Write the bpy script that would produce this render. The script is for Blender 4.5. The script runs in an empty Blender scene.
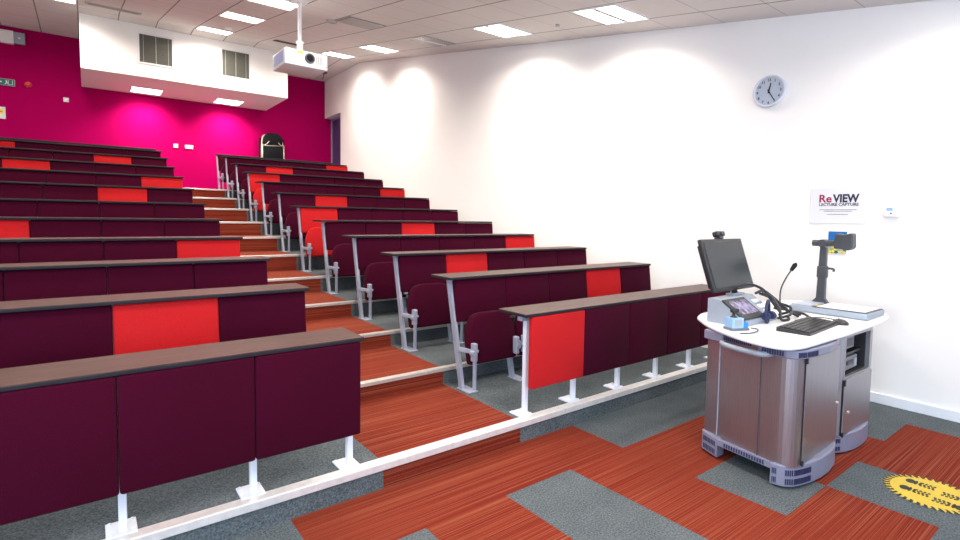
import bpy, bmesh, math, random
from mathutils import Vector, Matrix
random.seed(7)
SC = bpy.context.scene
COL = SC.collection
PI = math.pi

# ------------------------------------------------------------------ camera
cam_d = bpy.data.cameras.new('camera')
cam = bpy.data.objects.new('camera', cam_d)
COL.objects.link(cam)
cam_d.sensor_width = 36.0
cam_d.lens = 517.116 / 960 * 36
cam_d.shift_y = -(270 - 249.39) / 960
cam_d.clip_start = 0.05
yw, tl, ro = math.radians(37.2119), math.radians(3.4542), math.radians(0.831)
F = Vector((math.sin(yw) * math.cos(tl), math.cos(yw) * math.cos(tl), -math.sin(tl)))
R = Vector((math.cos(yw), -math.sin(yw), 0))
U = R.cross(F)
R2 = R * math.cos(ro) + U * math.sin(ro)
U2 = -R * math.sin(ro) + U * math.cos(ro)
M = Matrix((R2, U2, -F)).transposed().to_4x4()
M.translation = Vector((-0.7557, 0, 1.4855))
cam.matrix_world = M
SC.camera = cam

# ------------------------------------------------------------------ view, world
vs = SC.view_settings
vs.view_transform = 'Standard'
vs.look = 'None'
vs.gamma = 1.0
vs.use_curve_mapping = False
vs.exposure = 0.3
SC.cycles.max_bounces = 8
SC.cycles.sample_clamp_indirect = 6.0

wd = bpy.data.worlds.new('World')
SC.world = wd
wd.use_nodes = True
nt = wd.node_tree
bg = nt.nodes['Background']
bg.inputs[0].default_value = (0.62, 0.78, 1.0, 1)
bg.inputs[1].default_value = 1.6

def area(name, loc, rot, sx, sy, power, col, spread=180):
    l = bpy.data.lights.new(name, 'AREA')
    l.shape = 'RECTANGLE'; l.size = sx; l.size_y = sy
    l.energy = power; l.color = col; l.spread = math.radians(spread)
    o = bpy.data.objects.new(name, l)
    COL.objects.link(o); o.location = loc; o.rotation_euler = rot
    return o

WARM = (1.0, 0.90, 0.80)
DAY = (0.62, 0.80, 1.0)
# added area lights at assumed, unseen windows (left wall, front wall) as daylight fill
area('added_daylight', (-4.12, -0.9, 1.75), (0, -PI / 2, 0), 1.5, 3.0, 200, DAY)
area('added_front_daylight', (0.6, -3.12, 1.75), (PI / 2, 0, 0), 5.0, 1.5, 75, DAY)

# ------------------------------------------------------------------ materials
MAT = {}
def nodes_mat(name):
    m = bpy.data.materials.new(name); m.use_nodes = True
    MAT[name] = m
    return m, m.node_tree, m.node_tree.nodes['Principled BSDF']

def setp(b, **k):
    for n, v in k.items():
        n = n.replace('_', ' ')
        if n in b.inputs: b.inputs[n].default_value = v

def mix(nt, fac, a, b, blend='MIX'):
    n = nt.nodes.new('ShaderNodeMix'); n.data_type = 'RGBA'; n.blend_type = blend
    def put(i, v):
        if isinstance(v, (tuple, list, float, int)):
            n.inputs[i].default_value = v
        else: nt.links.new(v, n.inputs[i])
    put(0, fac); put(6, a); put(7, b)
    return n.outputs[2]

def noise(nt, scale=5, detail=3, vec=None, rough=0.5):
    n = nt.nodes.new('ShaderNodeTexNoise')
    n.inputs['Scale'].default_value = scale; n.inputs['Detail'].default_value = detail
    n.inputs['Roughness'].default_value = rough
    if vec is not None: nt.links.new(vec, n.inputs['Vector'])
    return n.outputs['Fac']

def pos(nt, scale=None, obj=False):
    if obj:
        g = nt.nodes.new('ShaderNodeTexCoord').outputs['Object']
    else:
        g = nt.nodes.new('ShaderNodeNewGeometry').outputs['Position']
    if scale is None: return g
    mp = nt.nodes.new('ShaderNodeMapping'); mp.inputs['Scale'].default_value = scale
    nt.links.new(g, mp.inputs['Vector'])
    return mp.outputs[0]

def ramp(nt, fac, stops):
    n = nt.nodes.new('ShaderNodeValToRGB')
    nt.links.new(fac, n.inputs[0])
    cr = n.color_ramp
    while len(cr.elements) < len(stops): cr.elements.new(0.5)
    for e, (p, c) in zip(cr.elements, stops):
        e.position = p; e.color = (*c, 1) if len(c) == 3 else c
    return n.outputs[0]

def math_n(nt, op, a, b=None, c=None):
    n = nt.nodes.new('ShaderNodeMath'); n.operation = op
    for i, v in enumerate((a, b, c)):
        if v is None: continue
        if isinstance(v, (int, float)): n.inputs[i].default_value = v
        else: nt.links.new(v, n.inputs[i])
    return n.outputs[0]

def bump(nt, b, h, s=0.2, d=0.005):
    n = nt.nodes.new('ShaderNodeBump'); n.inputs['Strength'].default_value = s
    n.inputs['Distance'].default_value = d
    nt.links.new(h, n.inputs['Height']); nt.links.new(n.outputs[0], b.inputs['Normal'])

def plain(name, col, rough=0.5, metal=0.0, var=0.06, scale=12, spec=0.5):
    m, nt, b = nodes_mat(name)
    setp(b, Roughness=rough, Metallic=metal)
    b.inputs['Specular IOR Level'].default_value = spec
    f = noise(nt, scale, 3, pos(nt, obj=True))
    c2 = tuple(min(1, x * (1 - var)) for x in col); c1 = tuple(min(1, x * (1 + var)) for x in col)
    nt.links.new(ramp(nt, f, [(0.3, c2), (0.7, c1)]), b.inputs['Base Color'])
    return m

def fabric(name, col, dark=0.75):
    m, nt, b = nodes_mat(name)
    setp(b, Roughness=0.9)
    b.inputs['Specular IOR Level'].default_value = 0.06
    b.inputs['Sheen Weight'].default_value = 0.02
    b.inputs['Sheen Roughness'].default_value = 0.5
    p = pos(nt)
    f = noise(nt, 260, 2, p); g = noise(nt, 3, 2, p)
    c = ramp(nt, f, [(0.3, tuple(x * dark for x in col)), (0.7, tuple(min(1, x * 1.2) for x in col))])
    c = mix(nt, 0.10, c, ramp(nt, g, [(0.3, (0, 0, 0)), (0.7, col)]))
    nt.links.new(c, b.inputs['Base Color'])
    bump(nt, b, f, 0.25, 0.002)
    return m

fabric('burgundy', (0.046, 0.0012, 0.0125))
fabric('scarlet', (0.47, 0.014, 0.017), 0.85)
plain('white_steel', (0.72, 0.76, 0.84), 0.35, 0.0, 0.03)
plain('silver_steel', (0.38, 0.42, 0.52), 0.38, 0.25, 0.05)
plain('aluminium', (0.62, 0.59, 0.55), 0.42, 0.55, 0.08, 30)
plain('nosing_white', (0.74, 0.73, 0.72), 0.35, 0.35, 0.08, 30)
plain('white_paint', (0.80, 0.79, 0.77), 0.6, 0, 0.01, 3)
plain('white_gloss', (0.84, 0.84, 0.85), 0.3, 0, 0.01, 3)
plain('worktop_white', (0.86, 0.87, 0.88), 0.32, 0, 0.01, 3)
plain('lavender_plastic', (0.20, 0.205, 0.285), 0.4, 0, 0.04)
plain('dark_plastic', (0.018, 0.019, 0.022), 0.4, 0, 0.1)
plain('charcoal_plastic', (0.055, 0.06, 0.068), 0.45, 0, 0.1)
plain('black_key', (0.012, 0.012, 0.014), 0.35, 0, 0.1)
plain('recess_black', (0.01, 0.01, 0.012), 0.7, 0, 0.1)
plain('device_grey', (0.16, 0.17, 0.20), 0.4, 0.3, 0.06)
plain('silver_plastic', (0.31, 0.355, 0.42), 0.4, 0.1, 0.04)
plain('pale_blue_plastic', (0.28, 0.48, 0.72), 0.4, 0, 0.05)
plain('bright_blue', (0.02, 0.22, 0.62), 0.5, 0, 0.03)
plain('navy_rubber', (0.02, 0.025, 0.08), 0.5, 0, 0.1)
plain('door_purple', (0.085, 0.06, 0.20), 0.5, 0, 0.05)
plain('skirting_white', (0.80, 0.82, 0.86), 0.45, 0, 0.02)
plain('vent_metal', (0.40, 0.41, 0.40), 0.5, 0.2, 0.08)
plain('grille_dark', (0.11, 0.11, 0.09), 0.7, 0.2, 0.2, 120)
plain('ceiling_grey', (0.26, 0.25, 0.25), 0.6, 0, 0.05)
plain('sign_green', (0.0, 0.13, 0.09), 0.5, 0, 0.03)
plain('sign_yellow', (0.80, 0.62, 0.05), 0.6, 0, 0.05)
plain('sticker_yellow', (0.58, 0.42, 0.03), 0.6, 0, 0.06, 20)
plain('alarm_red', (0.60, 0.02, 0.02), 0.4, 0, 0.03)
plain('text_magenta', (0.28, 0.008, 0.06), 0.6, 0, 0.03)
plain('text_navy', (0.018, 0.018, 0.045), 0.6, 0, 0.03)
plain('text_grey', (0.13, 0.13, 0.17), 0.6, 0, 0.03)
plain('ink_black', (0.012, 0.012, 0.012), 0.6, 0, 0.03)
plain('paper_white', (0.70, 0.71, 0.74), 0.5, 0, 0.01)
plain('clock_rim', (0.62, 0.66, 0.74), 0.3, 0.1, 0.02)
plain('clock_face', (0.42, 0.48, 0.58), 0.25, 0, 0.03)
plain('poster_field', (0.30, 0.42, 0.30), 0.5, 0, 0.3, 60)
plain('poster_blue', (0.004, 0.13, 0.42), 0.4, 0, 0.03)
plain('lens_glass', (0.01, 0.01, 0.015), 0.08, 0, 0.1)
plain('chair_frame', (0.62, 0.56, 0.46), 0.35, 0.4, 0.05)
plain('black_vinyl', (0.006, 0.0065, 0.009), 0.6, 0, 0.1, 12, 0.15)
plain('projector_vent_blue', (0.45, 0.50, 0.75), 0.5, 0, 0.03)
plain('desk_edge', (0.016, 0.016, 0.021), 0.6, 0, 0.1, 12, 0.2)
plain('step_black', (0.02, 0.022, 0.026), 0.8, 0, 0.1)

# painted walls
def wallpaint(name, col, spec=0.25):
    m, nt, b = nodes_mat(name)
    setp(b, Roughness=0.75)
    b.inputs['Specular IOR Level'].default_value = spec
    f = noise(nt, 1.3, 3, pos(nt))
    nt.links.new(ramp(nt, f, [(0.3, tuple(x * .985 for x in col)), (0.7, col)]), b.inputs['Base Color'])
    bump(nt, b, noise(nt, 160, 2, pos(nt)), 0.06, 0.002)
wallpaint('wall_white', (0.90, 0.89, 0.865))
wallpaint('wall_magenta', (0.36, 0.0, 0.083), 0.03)

# screen, glass
m, nt, b = nodes_mat('screen_glass')
setp(b, Base_Color=(0.035, 0.04, 0.043, 1), Roughness=0.2)
b.inputs['Specular IOR Level'].default_value = 0.25
m, nt, b = nodes_mat('touch_screen')
setp(b, Roughness=0.2)
f = noise(nt, 26, 2, pos(nt))
c = ramp(nt, f, [(0.35, (0.03, 0.03, 0.05)), (0.6, (0.24, 0.20, 0.34))])
nt.links.new(c, b.inputs['Base Color']); nt.links.new(c, b.inputs['Emission Color'])
b.inputs['Emission Strength'].default_value = 0.3

# lit lamp lens
m, nt, b = nodes_mat('lamp_lens')
setp(b, Base_Color=(0.9, 0.9, 0.9, 1), Roughness=0.4, Emission_Color=(1, 0.93, 0.86, 1), Emission_Strength=7.0)

# brushed stainless steel
m, nt, b = nodes_mat('stainless')
setp(b, Metallic=0.95, Roughness=0.34)
f = noise(nt, 6, 3, pos(nt, (60, 60, 1.0)), 0.6)
g = noise(nt, 2.2, 2, pos(nt))
c = ramp(nt, f, [(0.3, (0.34, 0.335, 0.36)), (0.7, (0.43, 0.42, 0.45))])
nt.links.new(c, b.inputs['Base Color'])
nt.links.new(math_n(nt, 'MULTIPLY_ADD', g, 0.10, 0.36), b.inputs['Roughness'])

# veneer desktop
m, nt, b = nodes_mat('veneer')
setp(b, Roughness=0.42)
b.inputs['Specular IOR Level'].default_value = 0.3
f = noise(nt, 5, 5, pos(nt, (1.1, 26, 26)), 0.65)
c = ramp(nt, f, [(0.3, (0.034, 0.016, 0.013)), (0.5, (0.072, 0.036, 0.029)), (0.72, (0.125, 0.066, 0.052))])
nt.links.new(c, b.inputs['Base Color'])

# carpets
def carpet_red():
    m, nt, b = nodes_mat('carpet_red')
    setp(b, Roughness=0.95); b.inputs['Specular IOR Level'].default_value = 0.1
    f = noise(nt, 1.0, 3, pos(nt, (0.5, 270, 270)), 0.5)
    h = noise(nt, 1.0, 1, pos(nt, (0.8, 48, 48)), 0.5)
    s = math_n(nt, 'MULTIPLY_ADD', f, 0.86, math_n(nt, 'MULTIPLY', h, 0.14))
    c = ramp(nt, s, [(0.36, (0.095, 0.006, 0.004)), (0.46, (0.170, 0.015, 0.008)), (0.54, (0.215, 0.034, 0.014)), (0.64, (0.27, 0.095, 0.052))])
    fl = noise(nt, 300, 1, pos(nt))
    c = mix(nt, 0.18, c, ramp(nt, fl, [(0.3, (0.01, 0.0, 0.0)), (0.7, (0.34, 0.09, 0.05))]))
    nt.links.new(c, b.inputs['Base Color'])
    bump(nt, b, f, 0.4, 0.004)
carpet_red()
def carpet_grey():
    m, nt, b = nodes_mat('carpet_grey')
    setp(b, Roughness=0.97); b.inputs['Specular IOR Level'].default_value = 0.1
    f = noise(nt, 105, 4, pos(nt), 0.75)
    g = noise(nt, 5, 2, pos(nt))
    c = ramp(nt, f, [(0.36, (0.036, 0.044, 0.048)), (0.66, (0.150, 0.178, 0.192))])
    c = mix(nt, 0.12, c, ramp(nt, g, [(0.3, (0.05, 0.06, 0.06)), (0.7, (0.2, 0.22, 0.23))]))
    nt.links.new(c, b.inputs['Base Color'])
    bump(nt, b, f, 0.4, 0.004)
carpet_grey()

# suspended ceiling with its grid
m, nt, b = nodes_mat('ceiling_tile')
setp(b, Roughness=0.85)
sep = nt.nodes.new('ShaderNodeSeparateXYZ'); nt.links.new(pos(nt), sep.inputs[0])
dx = math_n(nt, 'PINGPONG', math_n(nt, 'ADD', sep.outputs[0], 9.6 - 0.4), 0.3)
dy = math_n(nt, 'PINGPONG', math_n(nt, 'ADD', sep.outputs[1], 9.6 - 1.6), 0.3)
lx = math_n(nt, 'LESS_THAN', dx, 0.010)
ly = math_n(nt, 'LESS_THAN', dy, 0.007)
fl = noise(nt, 190, 2, pos(nt))
tile = ramp(nt, fl, [(0.3, (0.70, 0.68, 0.66)), (0.7, (0.76, 0.74, 0.72))])
c = mix(nt, math_n(nt, 'MULTIPLY', ly, 0.45), tile, (0.30, 0.29, 0.29, 1))
c = mix(nt, math_n(nt, 'MULTIPLY', lx, 0.8), c, (0.15, 0.14, 0.145, 1))
nt.links.new(c, b.inputs['Base Color'])

# perforated metal (vent slots)
def slots(name, base, hole, axis, period, duty, zone=None):
    m, nt, b = nodes_mat(name)
    setp(b, Roughness=0.4)
    sep = nt.nodes.new('ShaderNodeSeparateXYZ')
    nt.links.new(pos(nt, obj=True), sep.inputs[0])
    a = math_n(nt, 'PINGPONG', math_n(nt, 'ADD', sep.outputs[axis], 20), period / 2)
    f = math_n(nt, 'LESS_THAN', a, period * duty / 2)
    nt.links.new(mix(nt, f, (*base, 1), (*hole, 1)), b.inputs['Base Color'])
slots('slot_y', (0.27, 0.27, 0.40), (0.03, 0.04, 0.07), 1, 0.022, 0.5)
slots('slot_x', (0.42, 0.42, 0.62), (0.03, 0.04, 0.07), 0, 0.022, 0.5)
slots('vent_slot', (0.50, 0.50, 0.49), (0.12, 0.12, 0.12), 0, 0.04, 0.5)

# ------------------------------------------------------------------ mesh helpers
class MB:
    def __init__(s):
        s.bm = bmesh.new(); s.mats = []
    def mi(s, mat):
        if mat is None: return 0
        if mat not in s.mats: s.mats.append(mat)
        return s.mats.index(mat)
    def box(s, x0, x1, y0, y1, z0, z1, mat=None, bev=0.0, seg=2, T=None):
        bm = bmesh.new()
        r = bmesh.ops.create_cube(bm, size=1)
        for v in bm.verts:
            v.co = Vector(((x0 + x1) / 2 + v.co.x * (x1 - x0), (y0 + y1) / 2 + v.co.y * (y1 - y0), (z0 + z1) / 2 + v.co.z * (z1 - z0)))
        if bev > 0:
            bmesh.ops.bevel(bm, geom=bm.edges[:], offset=bev, segments=seg, affect='EDGES', profile=0.5)
        s._merge(bm, mat, T, smooth=bev > 0 and seg > 1)
        return s
    def _merge(s, bm, mat, T=None, smooth=False):
        if T is not None: bmesh.ops.transform(bm, matrix=T, verts=bm.verts[:])
        i = s.mi(mat)
        for f in bm.faces: f.material_index = i; f.smooth = smooth
        me = bpy.data.meshes.new('tmp'); bm.to_mesh(me); bm.free()
        s.bm.from_mesh(me); bpy.data.meshes.remove(me)
    def prism(s, pts, z0, z1, mat=None, bev=0.0, seg=2, axis='Z', T=None, smooth=False):
        """polygon pts in a plane, extruded along axis from z0 to z1"""
        bm = bmesh.new()
        def co(p, z):
            if axis == 'Z': return (p[0], p[1], z)
            if axis == 'X': return (z, p[0], p[1])
            return (p[0], z, p[1])
        a = [bm.verts.new(co(p, z0)) for p in pts]; c = [bm.verts.new(co(p, z1)) for p in pts]
        n = len(pts)
        bm.faces.new(a); bm.faces.new(c)
        for i in range(n): bm.faces.new((a[i], a[(i + 1) % n], c[(i + 1) % n], c[i]))
        bmesh.ops.recalc_face_normals(bm, faces=bm.faces[:])
        if bev > 0:
            cap = [e for e in bm.edges if (e.verts[0] in a and e.verts[1] in a) or (e.verts[0] in c and e.verts[1] in c)]
            bmesh.ops.bevel(bm, geom=cap, offset=bev, segments=seg, affect='EDGES', profile=0.5)
        s._merge(bm, mat, T, smooth=smooth)
        return s
    def cyl(s, p0, p1, r0, r1=None, mat=None, n=20, bev=0.0):
        r1 = r0 if r1 is None else r1
        p0 = Vector(p0); p1 = Vector(p1); d = p1 - p0; L = d.length
        bm = bmesh.new()
        bmesh.ops.create_cone(bm, cap_ends=True, segments=n, radius1=r0, radius2=r1, depth=L)
        q = d.to_track_quat('Z', 'Y').to_matrix().to_4x4()
        if bev > 0:
            ed = [e for e in bm.edges if all(len(f.verts) == 4 for f in e.link_faces) is False]
            bmesh.ops.bevel(bm, geom=ed, offset=bev, segments=2, affect='EDGES', profile=0.5)
        s._merge(bm, mat, Matrix.Translation((p0 + p1) / 2) @ q)
        for f in s.bm.faces:
            pass
        return s
    def tube(s, pts, r, mat=None, n=8, close=False):
        pts = [Vector(p) for p in pts]
        bm = bmesh.new(); rings = []
        N = len(pts)
        for i, p in enumerate(pts):
            a = pts[max(0, i - 1)]; b = pts[min(N - 1, i + 1)]
            t = (b - a).normalized()
            if i == 0:
                up = Vector((0, 0, 1)) if abs(t.z) < 0.9 else Vector((1, 0, 0))
                u = t.cross(up).normalized()
            else:
                u = (u - t * u.dot(t)).normalized()
            w = t.cross(u)
            rings.append([bm.verts.new(p + (u * math.cos(2 * PI * k / n) + w * math.sin(2 * PI * k / n)) * r) for k in range(n)])
        for i in range(N - 1):
            for k in range(n):
                bm.faces.new((rings[i][k], rings[i][(k + 1) % n], rings[i + 1][(k + 1) % n], rings[i + 1][k]))
        bm.faces.new(rings[0]); bm.faces.new(rings[-1])
        bmesh.ops.recalc_face_normals(bm, faces=bm.faces[:])
        s._merge(bm, mat, None, smooth=True)
        return s
    def mesh(s, name, mat=None):
        me = bpy.data.meshes.new(name)
        s.bm.to_mesh(me); s.bm.free()
        for mm in (s.mats or [mat]):
            me.materials.append(MAT[mm] if mm else MAT[mat])
        return me
    def build(s, name, mat=None, parent=None, loc=None, **k):
        return link(name, s.mesh(name, mat), parent, loc, **k)

def link(name, me, parent=None, loc=None, label=None, cat=None, group=None, kind=None, rot=None):
    o = bpy.data.objects.new(name, me)
    COL.objects.link(o)
    if parent: o.parent = parent
    if loc: o.location = loc
    if rot: o.rotation_euler = rot
    return tag(o, label, cat, group, kind)

def tag(o, label=None, cat=None, group=None, kind=None):
    if label: o['label'] = label
    if cat: o['category'] = cat
    if group: o['group'] = group
    if kind: o['kind'] = kind
    return o

def empty(name, loc, label, cat, group=None, rz=0):
    o = bpy.data.objects.new(name, None); COL.objects.link(o)
    o.empty_display_size = 0.1
    o.location = loc; o.rotation_euler = (0, 0, rz)
    return tag(o, label, cat, group)

def spline(pts, n=8):
    """Catmull-Rom through pts"""
    P = [Vector(p) for p in pts]; P = [P[0] * 2 - P[1]] + P + [P[-1] * 2 - P[-2]]
    out = []
    for i in range(1, len(P) - 2):
        for k in range(n):
            t = k / n
            a, b, c, d = P[i - 1], P[i], P[i + 1], P[i + 2]
            out.append(0.5 * ((2 * b) + (c - a) * t + (2 * a - 5 * b + 4 * c - d) * t * t + (3 * b - a - 3 * c + d) * t ** 3))
    out.append(P[-2]); return out

def round_poly(pts, r, n=5):
    """round corners of a polygon; r may be a list"""
    out = []; N = len(pts)
    for i in range(N):
        p = Vector(pts[i]).to_2d(); a = Vector(pts[i - 1]).to_2d(); b = Vector(pts[(i + 1) % N]).to_2d()
        rr = r[i] if isinstance(r, (list, tuple)) else r
        if rr <= 0: out.append((p.x, p.y)); continue
        u = (a - p).normalized(); v = (b - p).normalized()
        rr = min(rr, (a - p).length * 0.49, (b - p).length * 0.49)
        s0 = p + u * rr; s1 = p + v * rr
        for k in range(n + 1):
            t = k / n
            q = s0 * (1 - t) ** 2 + p * 2 * t * (1 - t) + s1 * t * t
            out.append((q.x, q.y))
    return out

def text_mesh(body, size, mat, offset=0.0, extr=0.001, align='LEFT', xs=1.0):
    cu = bpy.data.curves.new('t', 'FONT'); cu.body = body; cu.size = size; cu.offset = offset
    cu.extrude = extr; cu.align_x = align; cu.resolution_u = 3
    o = bpy.data.objects.new('t', cu); COL.objects.link(o)
    bpy.context.view_layer.update()
    me = bpy.data.meshes.new_from_object(o.evaluated_get(bpy.context.evaluated_depsgraph_get()))
    bpy.data.objects.remove(o); bpy.data.curves.remove(cu)
    for v in me.vertices: v.co.x *= xs
    me.materials.clear(); me.materials.append(MAT[mat])
    return me

# ------------------------------------------------------------------ measured room
W = 4.448          # white side wall
YB = 13.9          # magenta back wall
XL, YF = -4.2, -3.2
PITCH = 0.515
YR = [None, 2.4505, 3.3278, 4.2305, 5.153, 6.0708, 6.9877, 7.8779, 8.7875, 9.7025, 10.6094, 11.5173, 12.42]
ZD = [None, 0.8663, 1.0154, 1.1474, 1.2792, 1.4364, 1.6168, 1.8247, 2.0329, 2.2411, 2.4569, 2.6644]
HD, CN = 0.8731, 0.1122
T = [0, 0.146] + [ZD[k + 1] - HD for k in range(2, 11)] + [1.99]     # tier heights 1..11
YN = [None, 2.4985] + [YR[k] + CN for k in range(2, 12)]              # nosing lines
Z0, SL, YK = 2.99, 0.1815, 11.65
def zc(y): return Z0 + SL * max(min(y, YK), -1.3)

# floor: half-metre carpet tiles
GREY = set()
def grey_cell(i, j):
    """i: column from X=0, j: row 0 touches the first riser, 1.. nearer"""
    x = i * 0.5
    if j == 0: return x < 0 or x >= 2.0
    if j == 1: return x in (0.0, 1.0) or x >= 3.5 or x <= -1.5
    if j == 2: return x in (1.0, 2.0) or x >= 3.5 or x == -1.0
    if j == 3: return x == 2.5 or x >= 4.0 or x in (-0.5, 0.5)
    if j == 4: return x in (2.0, 2.5, 4.0) or x in (-1.5, 0.0)
    return (i * 7 + j * 5 + (i * j) % 3) % 4 == 0
mb = MB()
rows = [(2.05, YN[1] + 0.02)] + [(2.05 - 0.49 * (k + 1), 2.05 - 0.49 * k) for k in range(11)]
def fx(x, y):
    if x >= 4.5: return W
    return max(x * (1 + 0.018 * max(0.0, min(1.0, (2.05 - y) / 0.9))), XL)
for j, (ya, yb) in enumerate(rows):
    for i in range(-9, 9):
        xa, xb = i * 0.5, i * 0.5 + 0.5
        if xb <= xa: continue
        if ya < YF: ya = YF
        v = [mb.bm.verts.new(p) for p in ((fx(xa, ya), ya, 0), (fx(xb, ya), ya, 0), (fx(xb, yb), yb, 0), (fx(xa, yb), yb, 0))]
        f = mb.bm.faces.new(v); f.material_index = mb.mi('carpet_grey' if grey_cell(i, j) else 'carpet_red')
        v = [mb.bm.verts.new(p) for p in ((fx(xa, ya), ya, -0.12), (fx(xa, yb), yb, -0.12), (fx(xb, yb), yb, -0.12), (fx(xb, ya), ya, -0.12))]
        f = mb.bm.faces.new(v); f.material_index = 0
bmesh.ops.remove_doubles(mb.bm, verts=mb.bm.verts[:], dist=1e-4)
mb.build('floor', kind='structure')

# tiers
for k in range(1, 12):
    y0 = YN[k]; y1 = YN[k + 1] if k < 11 else YB
    z1 = T[k]; z0 = T[k - 1] - 0.12
    y1b = y1 + 0.0
    mb = MB()
    for xa, xb, mt in ((XL, 0.5, 'carpet_grey'), (0.5, 1.5, 'carpet_red'), (1.5, W, 'carpet_grey')):
        mb.box(xa, xb, y0, y1b, z0, z1, mt)
    mb.build('floor_tier', kind='structure')
    mb = MB()
    hb = 0.036 if k == 1 else 0.024
    mt = 'nosing_white' if k == 1 else 'aluminium'
    mb.box(XL, W, y0 - (0.020 if k == 1 else 0.012), y0 + (0.05 if k == 1 else 0.042), z1 - hb, z1 + 0.006, mt, 0.003, 1)
    mb.build('trim_nosing', kind='structure')

# walls
mb = MB(); mb.box(W, W + 0.15, YF, 12.81, -0.1, 5.35); mb.box(W, W + 0.15, 12.81, YB, 4.12, 5.35)
mb.build('wall_right', 'wall_white', kind='structure')
mb = MB(); mb.box(W + 0.22, W + 0.34, 12.55, YB, 1.9, 4.3); mb.box(W + 0.15, W + 0.22, 12.55, 12.81, 1.9, 4.3); mb.box(W + 0.15, W + 0.22, 12.81, YB, 4.12, 4.3)
mb.build('wall_recess', 'wall_white', kind='structure')
mb = MB(); mb.box(XL - 0.1, W + 0.45, YB, YB + 0.12, -0.1, 5.35)
mb.build('wall_back', 'wall_magenta', kind='structure')
mb = MB()
for a, b_, c_, d_ in ((YF, -2.4, -0.1, 3.2), (0.6, YB, -0.1, 5.35), (-2.4, 0.6, -0.1, 1.0), (-2.4, 0.6, 2.5, 3.2)):
    mb.box(XL - 0.12, XL, a, b_, c_, d_)
mb.build('wall_left', 'wall_white', kind='structure')
mb = MB()
for a, b_, c_, d_ in ((XL, -1.9, -0.1, 3.2), (3.1, W + .15, -0.1, 3.2), (-1.9, 3.1, -0.1, 1.0), (-1.9, 3.1, 2.5, 3.2)):
    mb.box(a, b_, YF - 0.12, YF, c_, d_)
mb.build('wall_front', 'wall_white', kind='structure')
# ceiling: flat over the front, raked over the seats, flat over the landing
mb = MB()
prof = [(YF - .1, zc(-2)), (-1.3, zc(-1.3)), (YK, zc(YK)), (YB + .1, zc(YK)), (YB + .1, zc(YK) + 0.1), (YK, zc(YK) + 0.1), (-1.3, zc(-1.3) + 0.1), (YF - .1, zc(-2) + 0.1)]
mb.prism(prof, XL - .1, W + .1, 'ceiling_tile', axis='X')
mb.build('ceiling', kind='structure')
mb = MB(); mb.box(W - 0.018, W, YF, YN[1] - 0.013, 0, 0.085, None, 0.004, 1)
mb.build('baseboard_right', 'skirting_white', kind='structure')
# bulkhead over the landing
mb = MB(); mb.box(-0.785, 2.92, 12.10, YB, 4.125, zc(YK) + .02)
mb.build('ceiling_bulkhead', 'wall_white', kind='structure')

# door in the recess
d_ = MB().box(W + 0.19, W + 0.22, 12.86, YB - .05, 1.99, 4.07, 'door_purple').build('door_1', kind='structure')
mb = MB(); mb.box(W + 0.17, W + 0.219, YB - .05, YB - .002, 1.99, 4.12, 'silver_steel'); mb.box(W + 0.17, W + 0.219, 12.812, 12.86, 1.99, 4.12, 'silver_steel'); mb.box(W + 0.17, W + 0.219, 12.86, YB - .05, 4.07, 4.119, 'silver_steel')
mb.build('trim_doorframe', kind='structure')
for zz in (2.3, 3.6):
    MB().cyl((W + .175, YB - .06, zz), (W + .175, YB - .06, zz + .1), .011, mat='silver_steel', n=10).build('hinge', parent=d_)
MB().tube(spline([(W + .19, 12.95, 2.95), (W + .13, 12.95, 2.95), (W + .13, 12.95, 3.2), (W + .19, 12.95, 3.2)]), .012, 'silver_steel').build('door_handle', parent=d_)

# ------------------------------------------------------------------ bench rows
PM = {}
def cached(key, fn):
    if key not in PM: PM[key] = fn()
    return PM[key]

LEAN = math.radians(6.5)
def panel_mesh(front):
    def f():
        mb = MB()
        if front:
            mb.box(0.001, PITCH - 0.001, 0.0, 0.04, 0.212, 0.698, None, 0.012, 3)
        else:
            mb.box(0.001, PITCH - 0.001, 0.0, 0.055, -0.34, 0.0, None, 0.014, 3)
            bmesh.ops.transform(mb.bm, matrix=Matrix.Translation((0, 0.03, 0.851)) @ Matrix.Rotation(-LEAN, 4, 'X'), verts=mb.bm.verts[:])
        return mb
    return f
def panel(front, colour):
    key = ('p', front, colour)
    return cached(key, lambda: panel_mesh(front)().mesh('backrest_panel', colour))

def seat_mesh(colour):
    # tipped-up seat: front edge of the cushion is at the top and narrower
    pts = [(-0.235, 0.0), (0.235, 0.0), (0.240, 0.25), (0.185, 0.375), (0.11, 0.400), (-0.11, 0.400), (-0.185, 0.375), (-0.240, 0.25)]
    pts = round_poly(pts, [.03, .03, .06, .06, .06, .06, .06, .06], 4)
    mb = MB(); mb.prism(pts, 0.0, 0.085, None, 0.022, 4, axis='Y', smooth=True)
    bmesh.ops.transform(mb.bm, matrix=Matrix.Translation((PITCH / 2 + .006, -0.165, 0.20)) @ Matrix.Rotation(-math.radians(9), 4, 'X'), verts=mb.bm.verts[:])
    return mb.mesh('seat', colour)

def hinge_mesh(xx):
    mb = MB()
    for x in (xx,):
        mb.box(x, x + 0.036, -0.196, -0.150, 0.235, 0.375, None, 0.004, 1)
        mb.cyl((x + .015 + (-.012 if x < .2 else .012), -0.205, 0.30), (x + .015 + (-.012 if x < .2 else .012), -0.16, 0.30), 0.022, n=14)
    return mb.mesh('seat_hinge', 'silver_steel')

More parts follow.
